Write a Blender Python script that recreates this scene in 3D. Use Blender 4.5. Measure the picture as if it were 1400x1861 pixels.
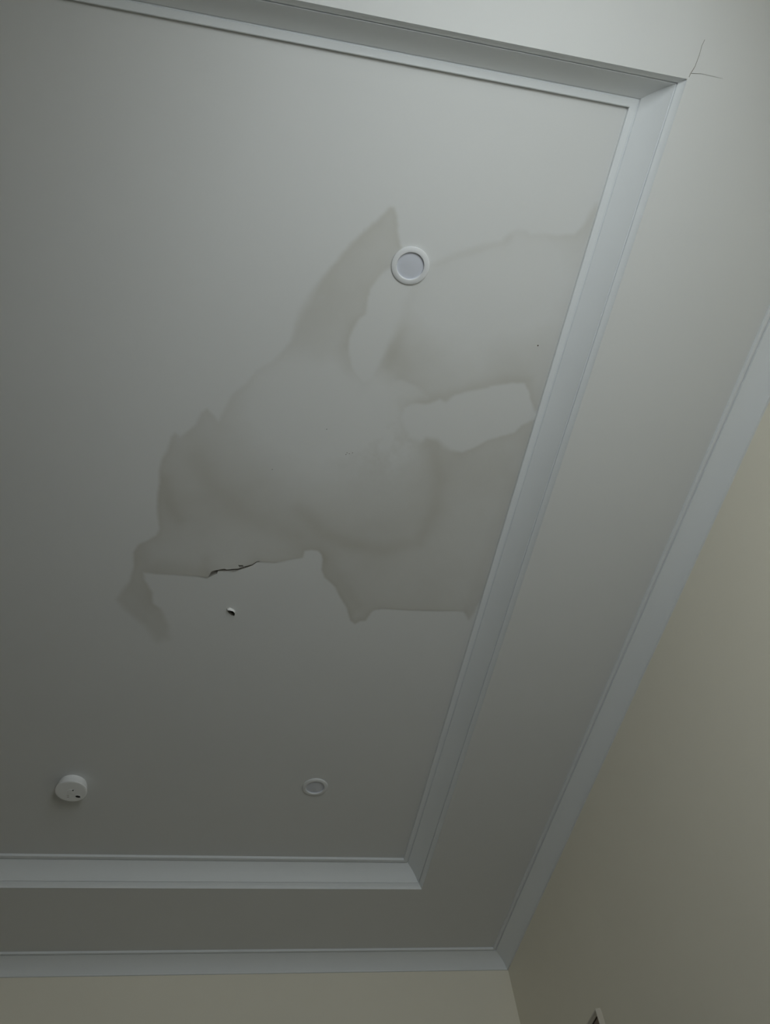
import bpy, bmesh, math
import numpy as np
from mathutils import Vector, Matrix
from mathutils.geometry import delaunay_2d_cdt

for o in list(bpy.data.objects):
    bpy.data.objects.remove(o, do_unlink=True)
scene = bpy.context.scene
col = scene.collection

# ------------------------------------------------------------------ camera
RIGHT = Vector((0.9791438, -0.17252776, -0.10729205))
DOWN = Vector((0.0878465, 0.83569267, -0.54212614))
FWD = Vector((0.18319499, 0.52139422, 0.83341926))
CAM_Z = 1.0
cam_d = bpy.data.cameras.new('camera')
cam = bpy.data.objects.new('camera', cam_d)
col.objects.link(cam)
m = Matrix((RIGHT, -DOWN, -FWD)).transposed().to_4x4()
m.translation = (0, 0, CAM_Z)
cam.matrix_world = m
cam_d.sensor_fit = 'VERTICAL'
cam_d.sensor_height = 36.0
cam_d.lens = 1494.37 / 1861 * 36.0
cam_d.clip_start = 0.02
scene.camera = cam

# ------------------------------------------------------------------ light
scene.view_settings.view_transform = 'Standard'
scene.view_settings.look = 'None'
scene.view_settings.gamma = 1.0
scene.view_settings.use_curve_mapping = False
scene.view_settings.exposure = 0.0

world = bpy.data.worlds.new('overcast_sky')
scene.world = world
world.use_nodes = True
bg = world.node_tree.nodes['Background']
bg.inputs[0].default_value = (0.80, 0.90, 1.0, 1)
bg.inputs[1].default_value = 1.0

# room dimensions (metres)
WX0, WX1 = -3.10, 1.4228          # left / right wall
WY0, WY1 = -0.420, 3.611          # near / far wall
SOF = 3.0                         # soffit height
TRAY = SOF + 0.0906               # raised tray ceiling
TX0, TX1 = -2.60, 0.9213          # tray opening
TY0, TY1 = 0.0332, 3.0949
WIN = (0.16, 0.80, 1.25, 2.60)    # window in the near wall x0 x1 z0 z1

sky = bpy.data.lights.new('window_daylight', 'AREA')
sky.shape = 'RECTANGLE'
sky.size = WIN[1] - WIN[0] - 0.04
sky.size_y = WIN[3] - WIN[2] - 0.04
sky.energy = 20.8
sky.color = (0.915, 0.98, 1.0)
sky_o = bpy.data.objects.new('window_daylight', sky)
col.objects.link(sky_o)
sky_o.location = ((WIN[0] + WIN[1]) / 2, WY0 - 0.175, (WIN[2] + WIN[3]) / 2)
sky_o.rotation_euler = (math.radians(90), 0, 0)     # shines along +Y

# ------------------------------------------------------------------ traced shapes of the damage (metres, seen in plan)
STAIN_EDGE=[(0.3180,0.4262,0.006642,0.5,0),(0.3102,0.4366,0.006642,0.5,0),(0.2910,0.4621,0.006642,0.5,0),(0.2640,0.4917,0.008302,0.5,0),(0.2368,0.5229,0.008302,0.5,0),(0.2178,0.5546,0.008302,0.55,0),(0.2007,0.5822,0.008302,0.55,0),(0.1811,0.6132,0.009963,0.5,0),(0.1653,0.6441,0.01328,0.4,0),(0.1531,0.6704,0.0166,0.3,0),(0.1421,0.6969,0.01993,0.25,0),(0.1296,0.7238,0.01826,0.3,0),(0.1227,0.7639,0.01328,0.4,0),(0.1167,0.8000,0.009963,0.5,0),(0.1046,0.8233,0.008302,0.55,0),(0.0712,0.8686,0.008302,0.5,0),(0.0328,0.8976,0.008302,0.5,0),(0.0071,0.9413,0.008302,0.5,0),(-0.0243,0.9764,0.008302,0.5,0),(-0.0393,1.0149,0.008302,0.4,0),(-0.0571,1.0612,0.008302,0.35,0),(-0.0686,1.0473,0.006642,0.4,0),(-0.0891,1.0278,0.006642,0.4,0),(-0.1047,1.0415,0.006642,0.35,0),(-0.1177,1.0771,0.006642,0.35,0),(-0.1361,1.0999,0.006642,0.35,0),(-0.1562,1.1197,0.008302,0.3,0),(-0.1716,1.1094,0.006642,0.4,0),(-0.1844,1.1248,0.006642,0.45,0),(-0.1892,1.1604,0.006642,0.5,0),(-0.2031,1.1976,0.006642,0.55,0),(-0.2111,1.2346,0.006642,0.6,0),(-0.2099,1.2768,0.006642,0.6,0),(-0.2133,1.3202,0.006642,0.7,0),(-0.2118,1.3756,0.006642,0.6,0),(-0.2052,1.4417,0.004981,0.6,0),(-0.2158,1.4648,0.004981,0.6,0),(-0.2425,1.4857,0.004981,0.6,0),(-0.2694,1.5046,0.004981,0.6,0),(-0.2787,1.5321,0.004981,0.65,0),(-0.2780,1.5840,0.004981,0.6,0),(-0.2872,1.6444,0.008302,0.45,0),(-0.3099,1.6833,0.01162,0.4,0),(-0.3264,1.7178,0.01328,0.4,0),(-0.3096,1.7475,0.01494,0.35,0),(-0.2755,1.7830,0.0166,0.3,0),(-0.2374,1.8212,0.01993,0.2,0),(-0.2031,1.8820,0.02159,0.1,0),(-0.1651,1.8671,0.01993,0.15,0),(-0.1669,1.8155,0.01328,0.3,0),(-0.1948,1.7444,0.008302,0.5,0),(-0.2157,1.7259,0.006642,0.55,0),(-0.2218,1.6821,0.006642,0.55,0),(-0.2444,1.6341,0.006642,0.5,0),(-0.2483,1.6066,0.004981,0.5,0.2),(-0.2021,1.6066,0.003321,0.55,0.5),(-0.1608,1.6049,0.003321,0.55,0.6),(-0.1124,1.6047,0.003321,0.55,0.8),(-0.0839,1.6042,0.002657,0.6,1),(-0.0551,1.6080,0.001993,0.6,1.2),(-0.0470,1.6018,0.001993,0.8,1.6),(-0.0277,1.5860,0.001993,0.8,1.6),(-0.0249,1.5767,0.001993,0.8,1.6),(0.0304,1.5709,0.001993,0.8,1.6),(0.0663,1.5525,0.001993,0.7,1.4),(0.0898,1.5300,0.002657,0.6,1.2),(0.1479,1.5309,0.002657,0.5,1),(0.1989,1.5110,0.002989,0.5,0.8),(0.2322,1.5015,0.003321,0.5,0.7),(0.2342,1.4758,0.003321,0.6,0.6),(0.2542,1.4707,0.004151,0.6,0.4),(0.2767,1.4717,0.004151,0.7,0.5),(0.2888,1.4853,0.003321,0.8,0.7),(0.2948,1.5040,0.003321,0.8,0.6),(0.2968,1.5449,0.004151,0.7,0.5),(0.3092,1.5722,0.004151,0.7,0.5),(0.3498,1.6086,0.004151,0.75,0.5),(0.3674,1.6432,0.004151,0.75,0.5),(0.3999,1.6911,0.004151,0.8,0.5),(0.4185,1.7413,0.004151,0.9,0.5),(0.4357,1.7566,0.004151,1,0.4),(0.4503,1.7434,0.004981,1,0.4),(0.4698,1.7371,0.004981,0.9,0.4),(0.4798,1.7077,0.004981,0.7,0.5),(0.4917,1.6903,0.003321,0.6,0.8),(0.5164,1.6834,0.002657,0.5,1),(0.5870,1.6821,0.002657,0.45,1),(0.6749,1.6793,0.002989,0.45,1),(0.7627,1.6719,0.003321,0.45,0.8),(0.7933,1.6717,0.004981,0.5,0.5),(0.8186,1.7056,0.008302,0.6,0.2),(0.8297,1.6710,0.008302,0.4,0),(0.8694,1.5002,0.008302,0,0),(0.8682,0.3743,0.0166,0,0),(0.8347,0.3413,0.01328,0.4,0),(0.8238,0.3673,0.009963,0.5,0),(0.8155,0.3974,0.008302,0.5,0),(0.8007,0.4218,0.006642,0.5,0),(0.7580,0.4295,0.005811,0.5,0),(0.7185,0.4325,0.006642,0.45,0),(0.6847,0.4389,0.006642,0.45,0),(0.6726,0.4324,0.006642,0.5,0),(0.6509,0.4342,0.009963,0.4,0),(0.6297,0.4484,0.009963,0.5,0),(0.6155,0.4672,0.01162,0.5,0),(0.5885,0.4768,0.01162,0.45,0),(0.5562,0.4885,0.01328,0.45,0),(0.5244,0.5029,0.01328,0.45,0),(0.4930,0.5188,0.01328,0.45,0),(0.4553,0.5469,0.01328,0.5,0),(0.3993,0.5578,0.008302,0.4,0),(0.3587,0.5105,0.004981,0.6,0),(0.3445,0.4797,0.004981,0.5,0),(0.3378,0.4431,0.005811,0.5,0),(0.3279,0.4274,0.006642,0.55,0)]
CLEAN_ISLANDS=[[(0.3772,0.5553,0.006642,0.3),(0.3353,0.5784,0.006642,0.45),(0.3190,0.6007,0.006642,0.5),(0.3026,0.6320,0.005811,0.55),(0.3003,0.6616,0.005811,0.55),(0.3036,0.6999,0.005811,0.5),(0.2875,0.7188,0.005811,0.5),(0.2751,0.7433,0.005811,0.55),(0.2689,0.7703,0.005811,0.55),(0.2713,0.8060,0.005811,0.5),(0.2876,0.8534,0.005811,0.55),(0.3045,0.8739,0.005811,0.5),(0.3244,0.8928,0.006642,0.4),(0.3437,0.8788,0.008302,0.3),(0.3564,0.8445,0.009963,0.4),(0.3674,0.8108,0.009963,0.55),(0.3723,0.7784,0.01162,0.6),(0.3824,0.7505,0.0166,0.6),(0.3958,0.7009,0.01993,0.55),(0.3994,0.6567,0.01826,0.55),(0.4083,0.6186,0.01494,0.6),(0.4043,0.5685,0.01328,0.4)],
[(0.4544,0.9541,0.006642,0.35),(0.4714,0.9434,0.006642,0.4),(0.4914,0.9392,0.006642,0.5),(0.5207,0.9338,0.006642,0.55),(0.5476,0.9168,0.006642,0.5),(0.5686,0.9245,0.006642,0.6),(0.5893,0.9013,0.006642,0.6),(0.6301,0.8826,0.006642,0.6),(0.6615,0.8718,0.005811,0.6),(0.6823,0.8641,0.004981,0.55),(0.6858,0.8586,0.004981,0.55),(0.7435,0.8428,0.004981,0.55),(0.7788,0.8400,0.004981,0.6),(0.7970,0.8582,0.004981,0.7),(0.8122,0.8890,0.004981,0.7),(0.8326,0.9198,0.006642,0.5),(0.8658,0.9299,0.009963,0.1),(0.8354,0.9479,0.006642,0.4),(0.8047,0.9713,0.004981,0.5),(0.7891,0.9949,0.004981,0.5),(0.7469,1.0145,0.004981,0.5),(0.7180,1.0270,0.004981,0.55),(0.6831,1.0569,0.004981,0.6),(0.6508,1.0773,0.006642,0.6),(0.6168,1.0757,0.009963,0.5),(0.5945,1.0654,0.01328,0.4),(0.5704,1.0463,0.01162,0.5),(0.5376,1.0393,0.009963,0.6),(0.5199,1.0577,0.01328,0.3),(0.4864,1.0453,0.01162,0.2),(0.4667,1.0191,0.008302,0.25),(0.4511,0.9875,0.006642,0.3)],
[(0.4094,0.8819,0.01162,0.1),(0.4231,0.8719,0.006642,0.45),(0.4494,0.8785,0.006642,0.45),(0.4837,0.8926,0.009963,0.4),(0.5092,0.9165,0.01494,0.2),(0.4692,0.9317,0.01494,0.2),(0.4270,0.9267,0.01993,0.1),(0.3902,0.9144,0.02325,0.05)]]
STAIN_BLOBS=[(0.207,1.045,0.199,-0.58),(0.085,0.917,0.116,-0.22),(0.296,0.906,0.100,-0.15),(0.615,0.657,0.232,-0.36),(0.481,0.601,0.116,-0.30),(0.718,0.524,0.149,-0.38),(0.027,1.294,0.125,0.22),(-0.111,1.406,0.100,0.10),(0.232,1.371,0.149,0.16),(0.412,1.435,0.116,0.14),(0.580,1.138,0.083,0.22),(0.483,1.111,0.053,-0.22),(0.346,0.976,0.083,-0.22),(0.436,0.991,0.066,-0.12),(0.734,1.140,0.100,0.12),(0.565,1.316,0.100,0.12),(0.443,1.630,0.091,0.12),(-0.240,1.701,0.066,0.15),(-0.169,1.344,0.058,0.10),(0.177,0.702,0.083,0.12),(0.301,0.486,0.100,0.05),(0.460,0.787,0.100,0.10),(0.406,0.827,0.050,0.20),(0.056,1.450,0.100,-0.10),(0.727,0.785,0.083,0.14),(0.839,1.015,0.050,0.10),(-0.138,1.510,0.100,-0.08),(0.739,1.381,0.100,-0.05),(-0.074,1.212,0.100,0.06)]
PANEL_CUTS=[[(-0.05355,1.60483),(-0.05063,1.59722),(-0.04403,1.58111),(-0.03836,1.57758),(-0.02940,1.57288),(-0.02065,1.57035),(-0.00587,1.56468),(0.00195,1.56779),(0.02308,1.56323),(0.03583,1.56161),(0.05437,1.55172),(0.06425,1.54822),(0.07751,1.54440),(0.09001,1.53212),(0.09981,1.52778),(0.10000,1.52989),(0.09108,1.53457),(0.07946,1.54721),(0.06817,1.55427),(0.05517,1.56150),(0.03555,1.57108),(0.02868,1.57001),(-0.00140,1.57540),(-0.02486,1.57803),(-0.02648,1.58937),(-0.03399,1.59351),(-0.04287,1.59995),(-0.05009,1.60625)],
[(0.03537,1.54712),(0.04054,1.54833),(0.04890,1.54711),(0.05194,1.55109),(0.04872,1.55525),(0.04041,1.55732),(0.03745,1.55204)],
[(0.01383,1.72992),(0.02205,1.73495),(0.02910,1.73550),(0.04094,1.73909),(0.03972,1.75536),(0.02955,1.75344),(0.02014,1.74477)]]
SOFFIT_CUTS=[[(0.92270,0.03106),(0.92317,0.02208),(0.92874,0.00567),(0.92987,-0.01640),(0.92869,-0.03566),(0.93118,-0.04680),(0.93189,-0.04671),(0.92965,-0.03561),(0.93100,-0.01626),(0.92996,0.00602),(0.92593,0.02051),(0.94910,0.01732),(0.98363,0.01815),(1.00302,0.01850),(1.00320,0.01892),(0.98393,0.01888),(0.94945,0.01815),(0.92516,0.02197),(0.92401,0.03129)]]
FLAP_HINGE=[(0.01442,1.72599),(0.02289,1.72252),(0.03372,1.72708),(0.04207,1.73554)]
NAIL_MARKS=[(0.78708,0.72496),(0.31374,1.11813),(0.32050,1.12009),(0.31137,1.12389),(0.32962,1.11630),(0.10574,1.19705),(0.24485,1.04918)]
STAIN_BANDS=[(0.0266,0.20,[(0.20081,1.32424),(0.27784,1.40283),(0.35981,1.43614),(0.48445,1.44926),(0.58305,1.40767),(0.61201,1.29088),(0.60428,1.17330),(0.55824,1.07510)]),
(0.0365,0.16,[(-0.10634,1.17927),(-0.05358,1.28396),(0.04918,1.36981),(0.20427,1.42464)]),
(0.0232,0.20,[(-0.19497,1.26216),(-0.18477,1.33617),(-0.15076,1.40046)]),
(0.0149,0.16,[(0.46179,0.54310),(0.50775,0.51945),(0.57415,0.49006),(0.63255,0.45913)]),
(0.0166,0.15,[(0.41052,0.73117),(0.39227,0.79638),(0.38436,0.83758)]),
(0.0299,0.14,[(-0.25952,1.52199),(-0.23401,1.58195),(-0.13503,1.58323),(-0.05966,1.58686)]),
(0.0166,0.14,[(-0.06801,1.58764),(-0.06438,1.53422)]),
(0.0232,0.15,[(0.29110,0.73196),(0.25166,0.81491),(0.29574,0.90633)]),
(0.0166,0.12,[(0.78669,0.82718),(0.69226,0.83922),(0.59137,0.88914),(0.50408,0.93076)]),
(0.0266,0.14,[(0.30081,1.50985),(0.35325,1.57036),(0.43240,1.67667)]),
(0.0199,0.10,[(0.80595,1.66819),(0.81662,1.43858),(0.82329,1.14895)])]

# ------------------------------------------------------------------ helpers
def tag(o, label=None, cat=None, kind=None, group=None):
    if label: o['label'] = label
    if cat: o['category'] = cat
    if kind: o['kind'] = kind
    if group: o['group'] = group
    return o

def link(name, me, mat, parent=None, smooth=False):
    o = bpy.data.objects.new(name, me)
    col.objects.link(o)
    if mat: me.materials.append(mat)
    if parent: o.parent = parent
    if smooth:
        me.polygons.foreach_set('use_smooth', [True] * len(me.polygons))
    return o

def mesh_obj(name, verts, faces, mat, parent=None, smooth=False):
    me = bpy.data.meshes.new(name)
    me.from_pydata([tuple(v) for v in verts], [], faces)
    me.update()
    return link(name, me, mat, parent, smooth)

def bm_obj(name, bm, mat, parent=None, smooth=False):
    me = bpy.data.meshes.new(name)
    bmesh.ops.recalc_face_normals(bm, faces=bm.faces)
    bm.to_mesh(me); bm.free()
    return link(name, me, mat, parent, smooth)

def add_box(bm, x0, x1, y0, y1, z0, z1):
    v = [bm.verts.new(p) for p in ((x0,y0,z0),(x1,y0,z0),(x1,y1,z0),(x0,y1,z0),(x0,y0,z1),(x1,y0,z1),(x1,y1,z1),(x0,y1,z1))]
    for f in ((0,3,2,1),(4,5,6,7),(0,1,5,4),(1,2,6,5),(2,3,7,6),(3,0,4,7)):
        bm.faces.new([v[i] for i in f])

def box_obj(name, b, mat, parent=None, bevel=0):
    bm = bmesh.new(); add_box(bm, *b)
    if bevel:
        bmesh.ops.bevel(bm, geom=bm.edges[:], offset=bevel, segments=2, affect='EDGES')
    return bm_obj(name, bm, mat, parent)

def lathe(name, prof, mat, parent=None, n=72, smooth_angle=35):
    """profile [(r, z)] spun about Z; r = 0 closes with a pole"""
    verts, faces, rings = [], [], []
    for r, z in prof:
        if r < 1e-7:
            rings.append([len(verts)]); verts.append((0, 0, z))
        else:
            rings.append(list(range(len(verts), len(verts) + n)))
            verts += [(r * math.cos(2 * math.pi * i / n), r * math.sin(2 * math.pi * i / n), z) for i in range(n)]
    for a, b in zip(rings, rings[1:]):
        for i in range(n):
            j = (i + 1) % n
            if len(a) == 1 and len(b) == 1: continue
            if len(a) == 1: faces.append((a[0], b[i], b[j]))
            elif len(b) == 1: faces.append((a[i], b[0], a[j]))
            else: faces.append((a[i], b[i], b[j], a[j]))
    me = bpy.data.meshes.new(name)
    me.from_pydata(verts, [], faces); me.update()
    bm = bmesh.new(); bm.from_mesh(me)
    bmesh.ops.recalc_face_normals(bm, faces=bm.faces)
    for f in bm.faces: f.smooth = True
    for e in bm.edges:
        if len(e.link_faces) == 2 and e.calc_face_angle(0) > math.radians(smooth_angle): e.smooth = False
    bm.to_mesh(me); bm.free()
    return link(name, me, mat, parent)

# ------------------------------------------------------------------ materials
def paint(name, color, rough=0.75, bump=0.03, bscale=260, mottle=0.02, spec=0.25):
    mt = bpy.data.materials.new(name); mt.use_nodes = True
    nt = mt.node_tree; N, L = nt.nodes, nt.links
    b = N['Principled BSDF']
    b.inputs['Roughness'].default_value = rough
    b.inputs['Specular IOR Level'].default_value = spec
    tc = N.new('ShaderNodeTexCoord')
    n1 = N.new('ShaderNodeTexNoise'); n1.inputs['Scale'].default_value = 2.3; n1.inputs['Detail'].default_value = 4
    L.new(tc.outputs['Object'], n1.inputs['Vector'])
    mr = N.new('ShaderNodeMapRange')
    mr.inputs['To Min'].default_value = 1 - mottle; mr.inputs['To Max'].default_value = 1 + mottle
    L.new(n1.outputs['Fac'], mr.inputs['Value'])
    mx = N.new('ShaderNodeVectorMath'); mx.operation = 'SCALE'
    mx.inputs[0].default_value = color
    L.new(mr.outputs['Result'], mx.inputs['Scale'])
    L.new(mx.outputs['Vector'], b.inputs['Base Color'])
    if bump:
        n2 = N.new('ShaderNodeTexNoise'); n2.inputs['Scale'].default_value = bscale; n2.inputs['Detail'].default_value = 2
        L.new(tc.outputs['Object'], n2.inputs['Vector'])
        bp = N.new('ShaderNodeBump'); bp.inputs['Strength'].default_value = bump; bp.inputs['Distance'].default_value = 0.002
        L.new(n2.outputs['Fac'], bp.inputs['Height']); L.new(bp.outputs['Normal'], b.inputs['Normal'])
    return mt

CEIL_C = (0.735, 0.742, 0.735)
M_soffit = paint('ceiling_paint', CEIL_C)
M_panel = paint('stained_ceiling_paint', CEIL_C)
M_trim = paint('cornice_gloss_white', (0.82, 0.845, 0.86), rough=0.5, bump=0.01)
M_wall = paint('cream_wall_paint', (0.88, 0.835, 0.715), mottle=0.03)
M_floor = paint('grey_floor', (0.10, 0.10, 0.105), rough=0.5)
M_plastic = paint('white_plastic', (0.92, 0.925, 0.93), rough=0.4, bump=0, mottle=0)
M_bezel = paint('bezel_white', (0.78, 0.79, 0.80), rough=0.45, bump=0, mottle=0)
M_lens = paint('opal_diffuser', (0.67, 0.69, 0.75), rough=0.35, bump=0, mottle=0, spec=0.4)
M_reflector = paint('lamp_reflector', (0.70, 0.72, 0.78), rough=0.35, bump=0, mottle=0)
M_plaster = paint('broken_plaster', (0.40, 0.385, 0.35), rough=0.95, bump=0.3, bscale=400)
M_void = paint('dark_ceiling_void', (0.03, 0.03, 0.028), rough=1.0, bump=0)
M_paper = paint('torn_white_paper', (0.88, 0.88, 0.86), rough=0.9, bump=0.1, bscale=600)
M_dark = paint('black_grille', (0.02, 0.02, 0.02), rough=0.6, bump=0, mottle=0)
M_mark = paint('nail_rust', (0.14, 0.12, 0.10), rough=0.9, bump=0, mottle=0)
M_frame = paint('frame_champagne', (0.62, 0.58, 0.50), rough=0.4, bump=0.02)
M_frame_in = paint('frame_dark_lip', (0.06, 0.045, 0.03), rough=0.5, bump=0)
M_canvas = paint('brown_canvas', (0.36, 0.28, 0.23), rough=0.8, bump=0.2, bscale=900, mottle=0.12)
M_sash = paint('window_frame_white', (0.82, 0.83, 0.83), rough=0.4, bump=0)

# stain: the amount of water mark is stored per vertex in the attribute 'water_mark'
nt = M_panel.node_tree; N, L = nt.nodes, nt.links
b = N['Principled BSDF']
src = b.inputs['Base Color'].links[0].from_socket
at = N.new('ShaderNodeAttribute'); at.attribute_name = 'water_mark'
mx = N.new('ShaderNodeMix'); mx.data_type = 'RGBA'; mx.blend_type = 'MULTIPLY'
mx.inputs['B'].default_value = (0.73, 0.705, 0.645, 1)
L.new(at.outputs['Fac'], mx.inputs['Factor']); L.new(src, mx.inputs['A'])
L.new(mx.outputs['Result'], b.inputs['Base Color'])

glass = bpy.data.materials.new('window_glass'); glass.use_nodes = True
nt = glass.node_tree; nt.nodes.clear()
out = nt.nodes.new('ShaderNodeOutputMaterial'); tr = nt.nodes.new('ShaderNodeBsdfTransparent'); gl = nt.nodes.new('ShaderNodeBsdfGlossy')
gl.inputs['Roughness'].default_value = 0.02
ms = nt.nodes.new('ShaderNodeMixShader'); ms.inputs[0].default_value = 0.06
nt.links.new(tr.outputs[0], ms.inputs[1]); nt.links.new(gl.outputs[0], ms.inputs[2]); nt.links.new(ms.outputs[0], out.inputs[0])

# ------------------------------------------------------------------ room shell
T = 0.20
o = box_obj('floor', (WX0 - T, WX1 + T, WY0 - T, WY1 + T, -0.1, 0), M_floor)
tag(o, 'grey floor of the room below', 'floor', 'structure')
o = box_obj('wall_far', (WX0 - T, WX1 + T, WY1, WY1 + T, 0, TRAY), M_wall)
tag(o, 'cream wall along the bottom edge under the cornice', 'wall', 'structure')
o = box_obj('wall_right', (WX1, WX1 + T, WY0, WY1, 0, TRAY), M_wall)
tag(o, 'cream wall on the right holding the picture frame', 'wall', 'structure')
o = box_obj('wall_left', (WX0 - T, WX0, WY0, WY1, 0, TRAY), M_wall)
tag(o, 'cream wall on the left, outside the photograph', 'wall', 'structure')
bm = bmesh.new()
add_box(bm, WX0 - T, WIN[0], WY0 - T, WY0, 0, TRAY)
add_box(bm, WIN[1], WX1 + T, WY0 - T, WY0, 0, TRAY)
add_box(bm, WIN[0], WIN[1], WY0 - T, WY0, 0, WIN[2])
add_box(bm, WIN[0], WIN[1], WY0 - T, WY0, WIN[3], TRAY)
o = bm_obj('wall_near', bm, M_wall)
tag(o, 'cream window wall behind the viewer', 'wall', 'structure')

win = bpy.data.objects.new('window_1', None); col.objects.link(win)
win.location = ((WIN[0] + WIN[1]) / 2, WY0, WIN[2])
tag(win, 'white framed window lighting the room from behind the viewer', 'window', 'structure')
hw = (WIN[1] - WIN[0]) / 2; hh = WIN[3] - WIN[2]
bm = bmesh.new()
add_box(bm, -hw, -hw + .03, -.165, -.135, 0, hh); add_box(bm, hw - .03, hw, -.165, -.135, 0, hh)
add_box(bm, -hw + .03, hw - .03, -.165, -.135, 0, .03); add_box(bm, -hw + .03, hw - .03, -.165, -.135, hh - .03, hh)
bm_obj('window_frame', bm, M_sash, win)
box_obj('mullion', (-.014, .014, -.162, -.138, 0.03, hh - .03), M_sash, win)
for s in (-1, 1):
    x0, x1 = sorted((s * .014, s * (hw - .03)))
    box_obj('pane', (x0, x1, -.152, -.148, 0.03, hh - .03), glass, win)
box_obj('window_sill', (-hw - .03, hw + .03, -.13, .03, -.03, -.001), M_sash, win, 0.004)

# ------------------------------------------------------------------ tray panel with the water damage
rng = np.random.default_rng(7)
def value_noise(x, y, cell, seed):
    r = np.random.default_rng(seed); tab = r.random((256, 256))
    gx, gy = x / cell + 500, y / cell + 500
    ix, iy = np.floor(gx).astype(int), np.floor(gy).astype(int)
    fx, fy = gx - ix, gy - iy
    fx = fx * fx * (3 - 2 * fx); fy = fy * fy * (3 - 2 * fy)
    g = lambda a, c: tab[a % 256, c % 256]
    return (g(ix, iy) * (1 - fx) + g(ix + 1, iy) * fx) * (1 - fy) + (g(ix, iy + 1) * (1 - fx) + g(ix + 1, iy + 1) * fx) * fy
def fbm(x, y, cell, seed, octs=4):
    s = 0; a = .5; t = 0
    for k in range(octs):
        s = s + a * value_noise(x, y, cell / 2 ** k, seed + k); t += a; a *= .5
    return s / t * 2 - 1
def outline_field(x, y, pts):
    """signed distance to a closed outline (+ inside) and the outline's own values at the nearest spot"""
    P = np.array([p[:2] for p in pts]); V = np.array([p[2:] for p in pts], float)
    best = np.full(x.shape, 1e9); val = np.zeros(x.shape + (V.shape[1],)); inside = np.zeros(x.shape, bool)
    for i in range(len(P)):
        a, c = P[i], P[(i + 1) % len(P)]; d = c - a
        t = np.clip(((x - a[0]) * d[0] + (y - a[1]) * d[1]) / max(d @ d, 1e-12), 0, 1)
        q = np.hypot(x - a[0] - t * d[0], y - a[1] - t * d[1])
        w = q < best
        best = np.where(w, q, best)
        val[w] = (V[i][None] * (1 - t[w])[:, None] + V[(i + 1) % len(P)][None] * t[w][:, None])
        cr = ((a[1] > y) != (c[1] > y)) & (x < (c[0] - a[0]) * (y - a[1]) / (c[1] - a[1] + 1e-15) + a[0])
        inside ^= cr
    return np.where(inside, best, -best), val
sstep = lambda e0, e1, v: (lambda t: t * t * (3 - 2 * t))(np.clip((v - e0) / (e1 - e0), 0, 1))

def damage(x, y):
    """water mark amount (0..1) and how far the board sags (m) at plan positions"""
    wx = x + .0035 * fbm(x, y, .03, 11) + .0012 * fbm(x, y, .008, 17)
    wy = y + .0035 * fbm(x, y, .03, 23) + .0012 * fbm(x, y, .008, 29)
    # crisp ruptured edges keep their traced line
    sd0, v0 = outline_field(x, y, STAIN_EDGE)
    sd1, v1 = outline_field(wx, wy, STAIN_EDGE)
    crisp = np.clip(v0[..., 2] * 1.6, 0, 1)
    sd = sd0 * crisp + sd1 * (1 - crisp)
    soft, tide, step = v1[..., 0], v1[..., 1], v0[..., 2]
    ins = sstep(-1, 1, sd / (soft + .001))
    F = np.full(x.shape, .42)
    for bx, by, r, a in STAIN_BLOBS:
        F = F + a * np.exp(-((x - bx) ** 2 + (y - by) ** 2) / (r * r))
    F = F + .10 * fbm(x, y, .16, 41) + .05 * fbm(x, y, .04, 47)
    for width, amount, line in STAIN_BANDS:
        q = np.full(x.shape, 1e9)
        for (ax, ay), (bx, by) in zip(line, line[1:]):
            dx, dy = bx - ax, by - ay
            t = np.clip(((wx - ax) * dx + (wy - ay) * dy) / (dx * dx + dy * dy), 0, 1)
            q = np.minimum(q, np.hypot(wx - ax - t * dx, wy - ay - t * dy))
        F = F + amount * np.exp(-(q / width) ** 2)
    speck = np.exp(-((x - .40) ** 2 + (y - 1.08) ** 2) / .02)
    F = F + speck * (.22 * fbm(x, y, .035, 61) + .14 * fbm(x, y, .012, 67))
    d = np.maximum(sd, 0)
    amt = np.clip(F, .03, .9) + tide * (.30 * np.exp(-d / .008) + .30 * np.exp(-d / .035))
    amt = amt * ins
    for k, isl in enumerate(CLEAN_ISLANDS):
        si, vi = outline_field(wx, wy, isl)
        m = sstep(-1, 1, si / (vi[..., 0] + .001))
        ring = vi[..., 1] * (.32 * np.exp(-np.maximum(-si, 0) / .012) + .22 * np.exp(-np.maximum(-si, 0) / .04))
        keep = (.0, .0, .45)[k]
        amt = (amt + ring * ins * (1 - m)) * (1 - m * (1 - keep)) + .07 * m * ins
    sag = .0011 * step * sstep(-.0022, .0022, sd) * np.exp(-d / .05)
    cx, cy = .04, 1.60
    sag = sag + .0035 * np.exp(-((x + .0) / .055) ** 2) * sstep(-.0015, .0015, sd) * np.exp(-d / .03) * (step > .9)
    return np.clip(amt, 0, 1.15), sag

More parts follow.
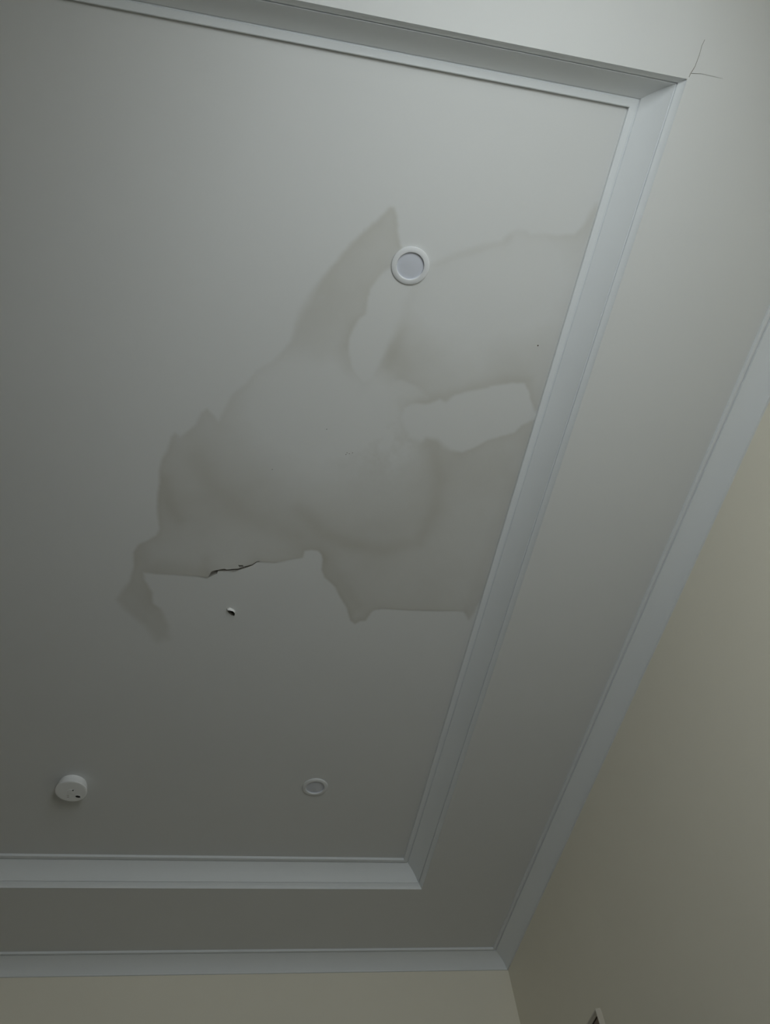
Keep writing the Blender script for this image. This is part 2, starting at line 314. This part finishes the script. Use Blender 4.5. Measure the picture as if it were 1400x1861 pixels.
FX0, FX1, FY0, FY1, CELL = -0.37, 0.89, 0.30, 1.96, 0.004
def lines(lo, a, c, hi):
    fine = np.arange(a, c + 1e-6, CELL)
    return np.concatenate([np.linspace(lo, a, 9)[:-1], fine, np.linspace(fine[-1], hi, 9)[1:]])
gx = lines(TX0 - .02, FX0, FX1, TX1 + .03); gy = lines(TY0 - .03, FY0, FY1, TY1 + .03)
nx, ny = len(gx), len(gy)
X, Y = np.meshgrid(gx, gy, indexing='ij')
verts = np.stack([X.ravel(), Y.ravel()], 1)
skip = np.zeros((nx - 1, ny - 1), bool)
windows = []
DOWNLIGHTS = [(0.3934, 0.5592), (0.4087, 2.5771)]
LAMP_HOLES = [[(cx + .041 * math.cos(math.pi * k / 16), cy + .041 * math.sin(math.pi * k / 16)) for k in range(32)] for cx, cy in DOWNLIGHTS]
CUT_SETS = [[PANEL_CUTS[0], PANEL_CUTS[1]], [PANEL_CUTS[2]], [LAMP_HOLES[0]], [LAMP_HOLES[1]]]
for cut in [sum(s, []) for s in CUT_SETS]:
    c = np.array(cut)
    i0 = np.searchsorted(gx, c[:, 0].min() - .006) - 1; i1 = np.searchsorted(gx, c[:, 0].max() + .006)
    j0 = np.searchsorted(gy, c[:, 1].min() - .006) - 1; j1 = np.searchsorted(gy, c[:, 1].max() + .006)
    skip[i0:i1, j0:j1] = True; windows.append((i0, i1, j0, j1))
I, J = np.nonzero(~skip)
a = I * ny + J
faces = np.stack([a, a + 1, a + ny + 1, a + ny], 1).tolist()      # facing down
extra = []
def in_poly(px, py, poly):
    r = False
    for (ax, ay), (bx, by) in zip(poly, poly[1:] + poly[:1]):
        if (ay > py) != (by > py) and px < (bx - ax) * (py - ay) / (by - ay) + ax: r = not r
    return r
for w, polys in zip(windows, CUT_SETS):
    i0, i1, j0, j1 = w
    pts, idx, edges = [], [], []
    for i in range(i0, i1 + 1):
        for j in range(j0, j1 + 1):
            p = (gx[i], gy[j])
            if i in (i0, i1) or j in (j0, j1) or all(min(math.hypot(p[0] - q[0], p[1] - q[1]) for q in poly) > .0012 and not in_poly(*p, poly) for poly in polys):
                pts.append(p); idx.append(i * ny + j)
    for poly in polys:
        s = len(pts); n = len(poly)
        for q in poly:
            pts.append(q); idx.append(None)
        edges += [(s + k, s + (k + 1) % n) for k in range(n)]
    vo, eo, fo, vi, ei, fi = delaunay_2d_cdt([Vector(p) for p in pts], edges, [], 0, 1e-7)
    mp = []
    for k, v in enumerate(vo):
        org = [idx[q] for q in vi[k] if q < len(idx) and idx[q] is not None]
        if org: mp.append(org[0])
        else:
            mp.append(len(verts) + len(extra)); extra.append((v.x, v.y))
    for f in fo:
        c = sum((vo[k] for k in f), Vector((0, 0))) / 3
        if any(in_poly(c.x, c.y, poly) for poly in polys): continue
        q = [mp[k] for k in f]
        faces.append(q[::-1])                                     # CDT is counter-clockwise seen from above
verts = np.concatenate([verts, np.array(extra)])
amt, sag = damage(verts[:, 0], verts[:, 1])
me = bpy.data.meshes.new('ceiling')
me.from_pydata(np.column_stack([verts, TRAY - sag]).tolist(), [], faces)
at = me.attributes.new('water_mark', 'FLOAT', 'POINT')
at.data.foreach_set('value', amt.astype(np.float32))
me.update()
ceiling = link('ceiling', me, M_panel, None, True)
tag(ceiling, 'raised white tray ceiling panel with spreading brown-grey water stain', 'ceiling', 'structure')

def cavity(name, poly, z, depth, parent, back=None):
    """broken edges of a cut going up into the board, closed by the dark void above"""
    n = len(poly); area = sum(p[0] * q[1] - q[0] * p[1] for p, q in zip(poly, poly[1:] + poly[:1]))
    zz = [z - float(s) for s in damage(np.array([p[0] for p in poly]), np.array([p[1] for p in poly]))[1]] if z > SOF + .05 else [z] * n
    V = [(p[0], p[1], h) for p, h in zip(poly, zz)] + [(p[0], p[1], z + depth) for p in poly]
    F = [(k, (k + 1) % n, n + (k + 1) % n, n + k) for k in range(n)]
    o = mesh_obj(name, V, F, M_plaster, parent)
    cx = [p[0] for p in poly]; cy = [p[1] for p in poly]
    mesh_obj('void', [(min(cx) - .004, min(cy) - .004, z + depth), (max(cx) + .004, min(cy) - .004, z + depth), (max(cx) + .004, max(cy) + .004, z + depth), (min(cx) - .004, max(cy) + .004, z + depth)], [(0, 3, 2, 1)], back or M_void, o)
    return o
o = cavity('crack', PANEL_CUTS[0], TRAY, .007, ceiling, M_plaster); o['label'] = 'dark ragged split in the ceiling board'
o = cavity('chipped_plaster', PANEL_CUTS[1], TRAY, .003, ceiling, M_plaster)
o = cavity('puncture_hole', PANEL_CUTS[2], TRAY, .016, ceiling); o['label'] = 'small dark hole poked through the ceiling'

# torn paper lip hanging at the near rim of the hole
hinge = FLAP_HINGE; V = []
for r, (dy, dz) in enumerate(((0, -.0002), (.0025, -.0035), (.0035, -.0078), (.002, -.011))):
    for k, p in enumerate(hinge):
        jag = (.6, 1.0, .8, 1.05)[k] if r == 3 else 1
        V.append((p[0] + .0006 * math.sin(3 * k + r), p[1] + dy, TRAY + dz * jag))
n = len(hinge)
F = [(r * n + k, r * n + k + 1, (r + 1) * n + k + 1, (r + 1) * n + k) for r in range(3) for k in range(n - 1)]
o = mesh_obj('torn_paper_flap', V, F, M_paper, ceiling, True)
sm = o.modifiers.new('thickness', 'SOLIDIFY'); sm.thickness = .0008
o['label'] = 'torn white paper lip hanging from the small hole'
for k, p in enumerate(NAIL_MARKS):
    r = .0022 if k in (0,) else .0013
    bm = bmesh.new()
    bmesh.ops.create_uvsphere(bm, u_segments=8, v_segments=5, radius=r)
    for v in bm.verts: v.co.z *= .45
    o = bm_obj('nail_mark', bm, M_mark, ceiling, True)
    o.location = (p[0], p[1], TRAY - .0002)

# lower border (soffit) round the tray
pts = [(WX0, WY0), (WX1, WY0), (WX1, WY1), (WX0, WY1), (TX0, TY0), (TX1, TY0), (TX1, TY1), (TX0, TY1)]
edges = [(0, 1), (1, 2), (2, 3), (3, 0), (4, 5), (5, 6), (6, 7), (7, 4)]
for poly in SOFFIT_CUTS:
    s = len(pts); pts += poly; edges += [(s + k, s + (k + 1) % len(poly)) for k in range(len(poly))]
vo, eo, fo, vi, ei, fi = delaunay_2d_cdt([Vector(p) for p in pts], edges, [], 0, 1e-7)
F = []
for f in fo:
    c = sum((vo[k] for k in f), Vector((0, 0))) / 3
    if TX0 < c.x < TX1 and TY0 < c.y < TY1: continue
    if any(in_poly(c.x, c.y, list(p)) for p in SOFFIT_CUTS): continue
    F.append(list(f)[::-1])
V = [(v.x, v.y, SOF) for v in vo]
n = len(V); rim = [(TX0, TY0), (TX1, TY0), (TX1, TY1), (TX0, TY1)]
V += [(x, y, SOF) for x, y in rim] + [(x, y, TRAY + .002) for x, y in rim]
F += [(n + k, n + (k + 1) % 4, n + 4 + (k + 1) % 4, n + 4 + k) for k in range(4)]
o = mesh_obj('soffit_border', V, F, M_soffit, ceiling)
o['label'] = 'flat lower white border around the raised tray'
for poly in SOFFIT_CUTS:
    cavity('hairline_crack', poly, SOF, .0014, o, M_plaster).parent = ceiling

# ------------------------------------------------------------------ cornices
def cornice(name, rect, prof, side, label, z):
    x0, x1, y0, y1 = rect; V = []
    for e in (0, 1):
        for u, w in prof:
            if side == 'far': p = ((x1 - u, x0 + u)[e], y1 - u)
            elif side == 'near': p = ((x0 + u, x1 - u)[e], y0 + u)
            elif side == 'right': p = (x1 - u, (y0 + u, y1 - u)[e])
            else: p = (x0 + u, (y1 - u, y0 + u)[e])
            V.append((p[0], p[1], z + w))
    n = len(prof)
    F = [(k, n + k, n + k + 1, k + 1) for k in range(n - 1)]
    F += [(n - 1, 2 * n - 1, n, 0), tuple(range(n)), tuple(range(2 * n - 1, n - 1, -1))]
    me = bpy.data.meshes.new(name); me.from_pydata(V, [], F); me.update()
    bm = bmesh.new(); bm.from_mesh(me); bmesh.ops.recalc_face_normals(bm, faces=bm.faces)
    for f in bm.faces: f.smooth = len(f.verts) == 4
    for ed in bm.edges:
        if len(ed.link_faces) == 2 and ed.calc_face_angle(0) > math.radians(22): ed.smooth = False
    bm.to_mesh(me); bm.free()
    o = link(name, me, M_trim)
    return tag(o, label, 'cornice', 'structure')
def cove(u0, w0, u1, w1, n=16, k=0.36):
    """shallow concave sweep: straight chord pulled k of the way towards a quarter ellipse"""
    q = quarter(u0, w0, u1, w1, n)
    return [(p[0] * k + (u0 + (u1 - u0) * i / n) * (1 - k), p[1] * k + (w0 + (w1 - w0) * i / n) * (1 - k)) for i, p in enumerate(q)]
def quarter(u0, w0, u1, w1, n):
    return [(u1 - (u1 - u0) * math.cos(t), w0 + (w1 - w0) * math.sin(t)) for t in [math.pi / 2 * k / n for k in range(n + 1)]]
D = TRAY - SOF
tray_prof = [(-.004, .0002), (0, 0), (.0008, .0040), (.0055, .0120), (.0108, .0174), (.0110, .0232), (.0134, .0238), (.0136, .0206)] + cove(.0142, .0204, .0590, D - .0095) + [(.0600, D - .0050), (.0632, D - .0050), (.0640, D - .0092), (.0650, D - .0100), (.0795, D - .0100), (.0816, D - .0085), (.0816, D + .003), (-.004, D + .003)]
room_prof = [(0, -.0649), (.0065, -.0649), (.0075, -.0600)] + cove(.0085, -.058, .0615, -.0095, k=.5) + [(.0622, -.0040), (.0672, -.0040), (.0676, -.0085), (.0684, -.0095), (.0750, -.0095), (.0765, -.0085), (.0765, .003), (0, .003)]
tray_r = (TX0, TX1, TY0, TY1); room_r = (WX0, WX1, WY0, WY1)
for k, (s, t) in enumerate((('far', 'white coved cornice along the lower edge of the tray recess'), ('right', 'white coved cornice down the right side of the tray recess'),
                            ('near', 'shaded coved cornice along the top edge of the tray recess'), ('left', 'white coved cornice on the unseen left side of the tray recess'))):
    cornice('trim_%d' % (k + 1), tray_r, tray_prof, s, t, SOF)
for k, (s, t) in enumerate((('far', 'white coved cornice between lower border and the far cream wall'), ('right', 'white coved cornice between lower border and the right cream wall'),
                            ('near', 'white coved cornice above the window wall behind the viewer'), ('left', 'white coved cornice above the unseen left wall'))):
    cornice('trim_%d' % (k + 5), room_r, room_prof, s, t, SOF)

# ------------------------------------------------------------------ recessed downlights
def downlight(loc, tilt, label):
    r = bpy.data.objects.new('downlight', None); col.objects.link(r)
    r.location = loc; r.rotation_euler = tilt
    tag(r, label, 'downlight', None, 'round recessed downlights in the tray')
    R = .0493
    lathe('bezel', [(R - .003, .004), (R - .0005, .0035), (R, .0015), (R - .0007, -.0005), (R - .003, -.0018), (R - .008, -.0024), (.0372, -.0030), (.0358, -.0026), (.0348, -.0012), (.0346, .0005)], M_bezel, r)
    lathe('reflector', [(.0346, .0005), (.0345, .0015), (.0343, .0030), (.0350, .020), (0, .022)], M_reflector, r)
    lathe('diffuser', [(0, .0010), (.012, .0012), (.022, .0018), (.0344, .0030)], M_lens, r)
    return r
downlight((*DOWNLIGHTS[0], TRAY - .0040), (math.radians(1.3), math.radians(1.4), 0), 'white round downlight at the head of the water stain')
downlight((*DOWNLIGHTS[1], TRAY - .0030), (math.radians(.6), math.radians(.6), 0), 'round downlight below the stain, near the lower cornice')

# ------------------------------------------------------------------ smoke alarm
al = bpy.data.objects.new('smoke_alarm', None); col.objects.link(al)
al.location = (-0.4793, 2.5951, TRAY)
tag(al, 'white drum-shaped smoke alarm on the ceiling at lower left', 'smoke alarm')
R = .0560
lathe('base_plate', [(0, .001), (.0475, .001), (.0475, -.0050), (.044, -.0055), (0, -.0055)], M_plastic, al)
lathe('body', [(.044, -.0055), (.0488, -.0060), (.0505, -.0075), (.0535, -.022), (R - .0008, -.0315), (R, -.0335), (R - .0006, -.0352), (R - .0025, -.0362), (R - .008, -.0366), (.0150, -.0368)], M_plastic, al)
bt = lathe('test_button', [(.0150, -.0368), (.0146, -.0362), (.0136, -.0362), (.0132, -.0374), (.010, -.0378), (0, -.0380)], M_plastic, al)
def small_disc(name, x, y, r, mat, parent, z=-.0372, sx=1):
    o = lathe(name, [(0, -.0008), (r * .8, -.0007), (r, -.0001), (r, .0012)], mat, parent, 20)
    o.location = (x, y, z); o.scale = (sx, 1, 1); return o
small_disc('indicator_hole', .007, -.0090, .0026, M_dark, al, -.0378)
gr = lathe('sounder_rim', [(.0110, -.0364), (.0108, -.0374), (.0094, -.0376), (.0090, -.0366)], M_plastic, al, 32)
gr.location = (.0235, .0255, 0)
for k in range(5):
    o = box_obj('sounder_slot', (-.0011, .0011, -.0062 + abs(k - 2) * .0012, .0062 - abs(k - 2) * .0012, -.0008, .0004), M_dark, al)
    o.location = (.0235 - .0062 + .0031 * k, .0255, -.0369); o.rotation_euler = (0, 0, math.radians(-25))
for k in range(2):
    o = box_obj('printed_mark', (-.0035, .0035, -.0007, .0007, -.0002, .0002), M_mark, al)
    o.location = (-.0110, .0205 + .0090 * k, -.0368)

# ------------------------------------------------------------------ framed picture on the right wall
pf = bpy.data.objects.new('picture_frame', None); col.objects.link(pf)
PY0, PZ1 = 2.829, 2.380            # near top corner
PW, PH, FW, FD = .52, .70, .013, .020
pf.location = (WX1, PY0 + PW / 2, PZ1 - PH)
tag(pf, 'pale frame of a brown picture, corner showing at the bottom edge', 'picture frame')
def moulding(name, side):
    prof = [(0, 0), (0, FD * .75), (.002, FD), (.006, FD), (.009, FD * .75), (FW - .002, FD * .66), (FW, FD * .55), (FW, 0)]
    V = []
    for e in (0, 1):
        for u, d in prof:
            lo, hi = -PW / 2 + u, PW / 2 - u
            if side == 'top': y, z = (lo, hi)[e], PH - u
            elif side == 'bottom': y, z = (hi, lo)[e], u
            elif side == 'near': y, z = lo, (u, PH - u)[e]
            else: y, z = hi, (PH - u, u)[e]
            V.append((-d, y, z))
    n = len(prof)
    F = [(k, (k + 1) % n, n + (k + 1) % n, n + k) for k in range(n)] + [tuple(range(n))[::-1], tuple(range(n, 2 * n))]
    me = bpy.data.meshes.new(name); me.from_pydata(V, [], F); me.update()
    bm = bmesh.new(); bm.from_mesh(me)
    return bm_obj(name, bm, M_frame, pf)
for s in ('top', 'bottom', 'near', 'far'): moulding('frame_moulding', s)
iy, iz = PW / 2 - FW, PH - FW
bm = bmesh.new()
add_box(bm, -.010, 0, -iy, iy, iz - .003, iz); add_box(bm, -.010, 0, -iy, iy, FW, FW + .003)
add_box(bm, -.010, 0, -iy, -iy + .003, FW + .003, iz - .003); add_box(bm, -.010, 0, iy - .003, iy, FW + .003, iz - .003)
o = bm_obj('inner_slip', bm, M_frame_in, pf); o['label'] = 'dark inner lip of the frame'
o = box_obj('picture', (-.007, -.001, -iy + .003, iy - .003, FW + .003, iz - .003), M_canvas, pf); o['label'] = 'brown picture surface'
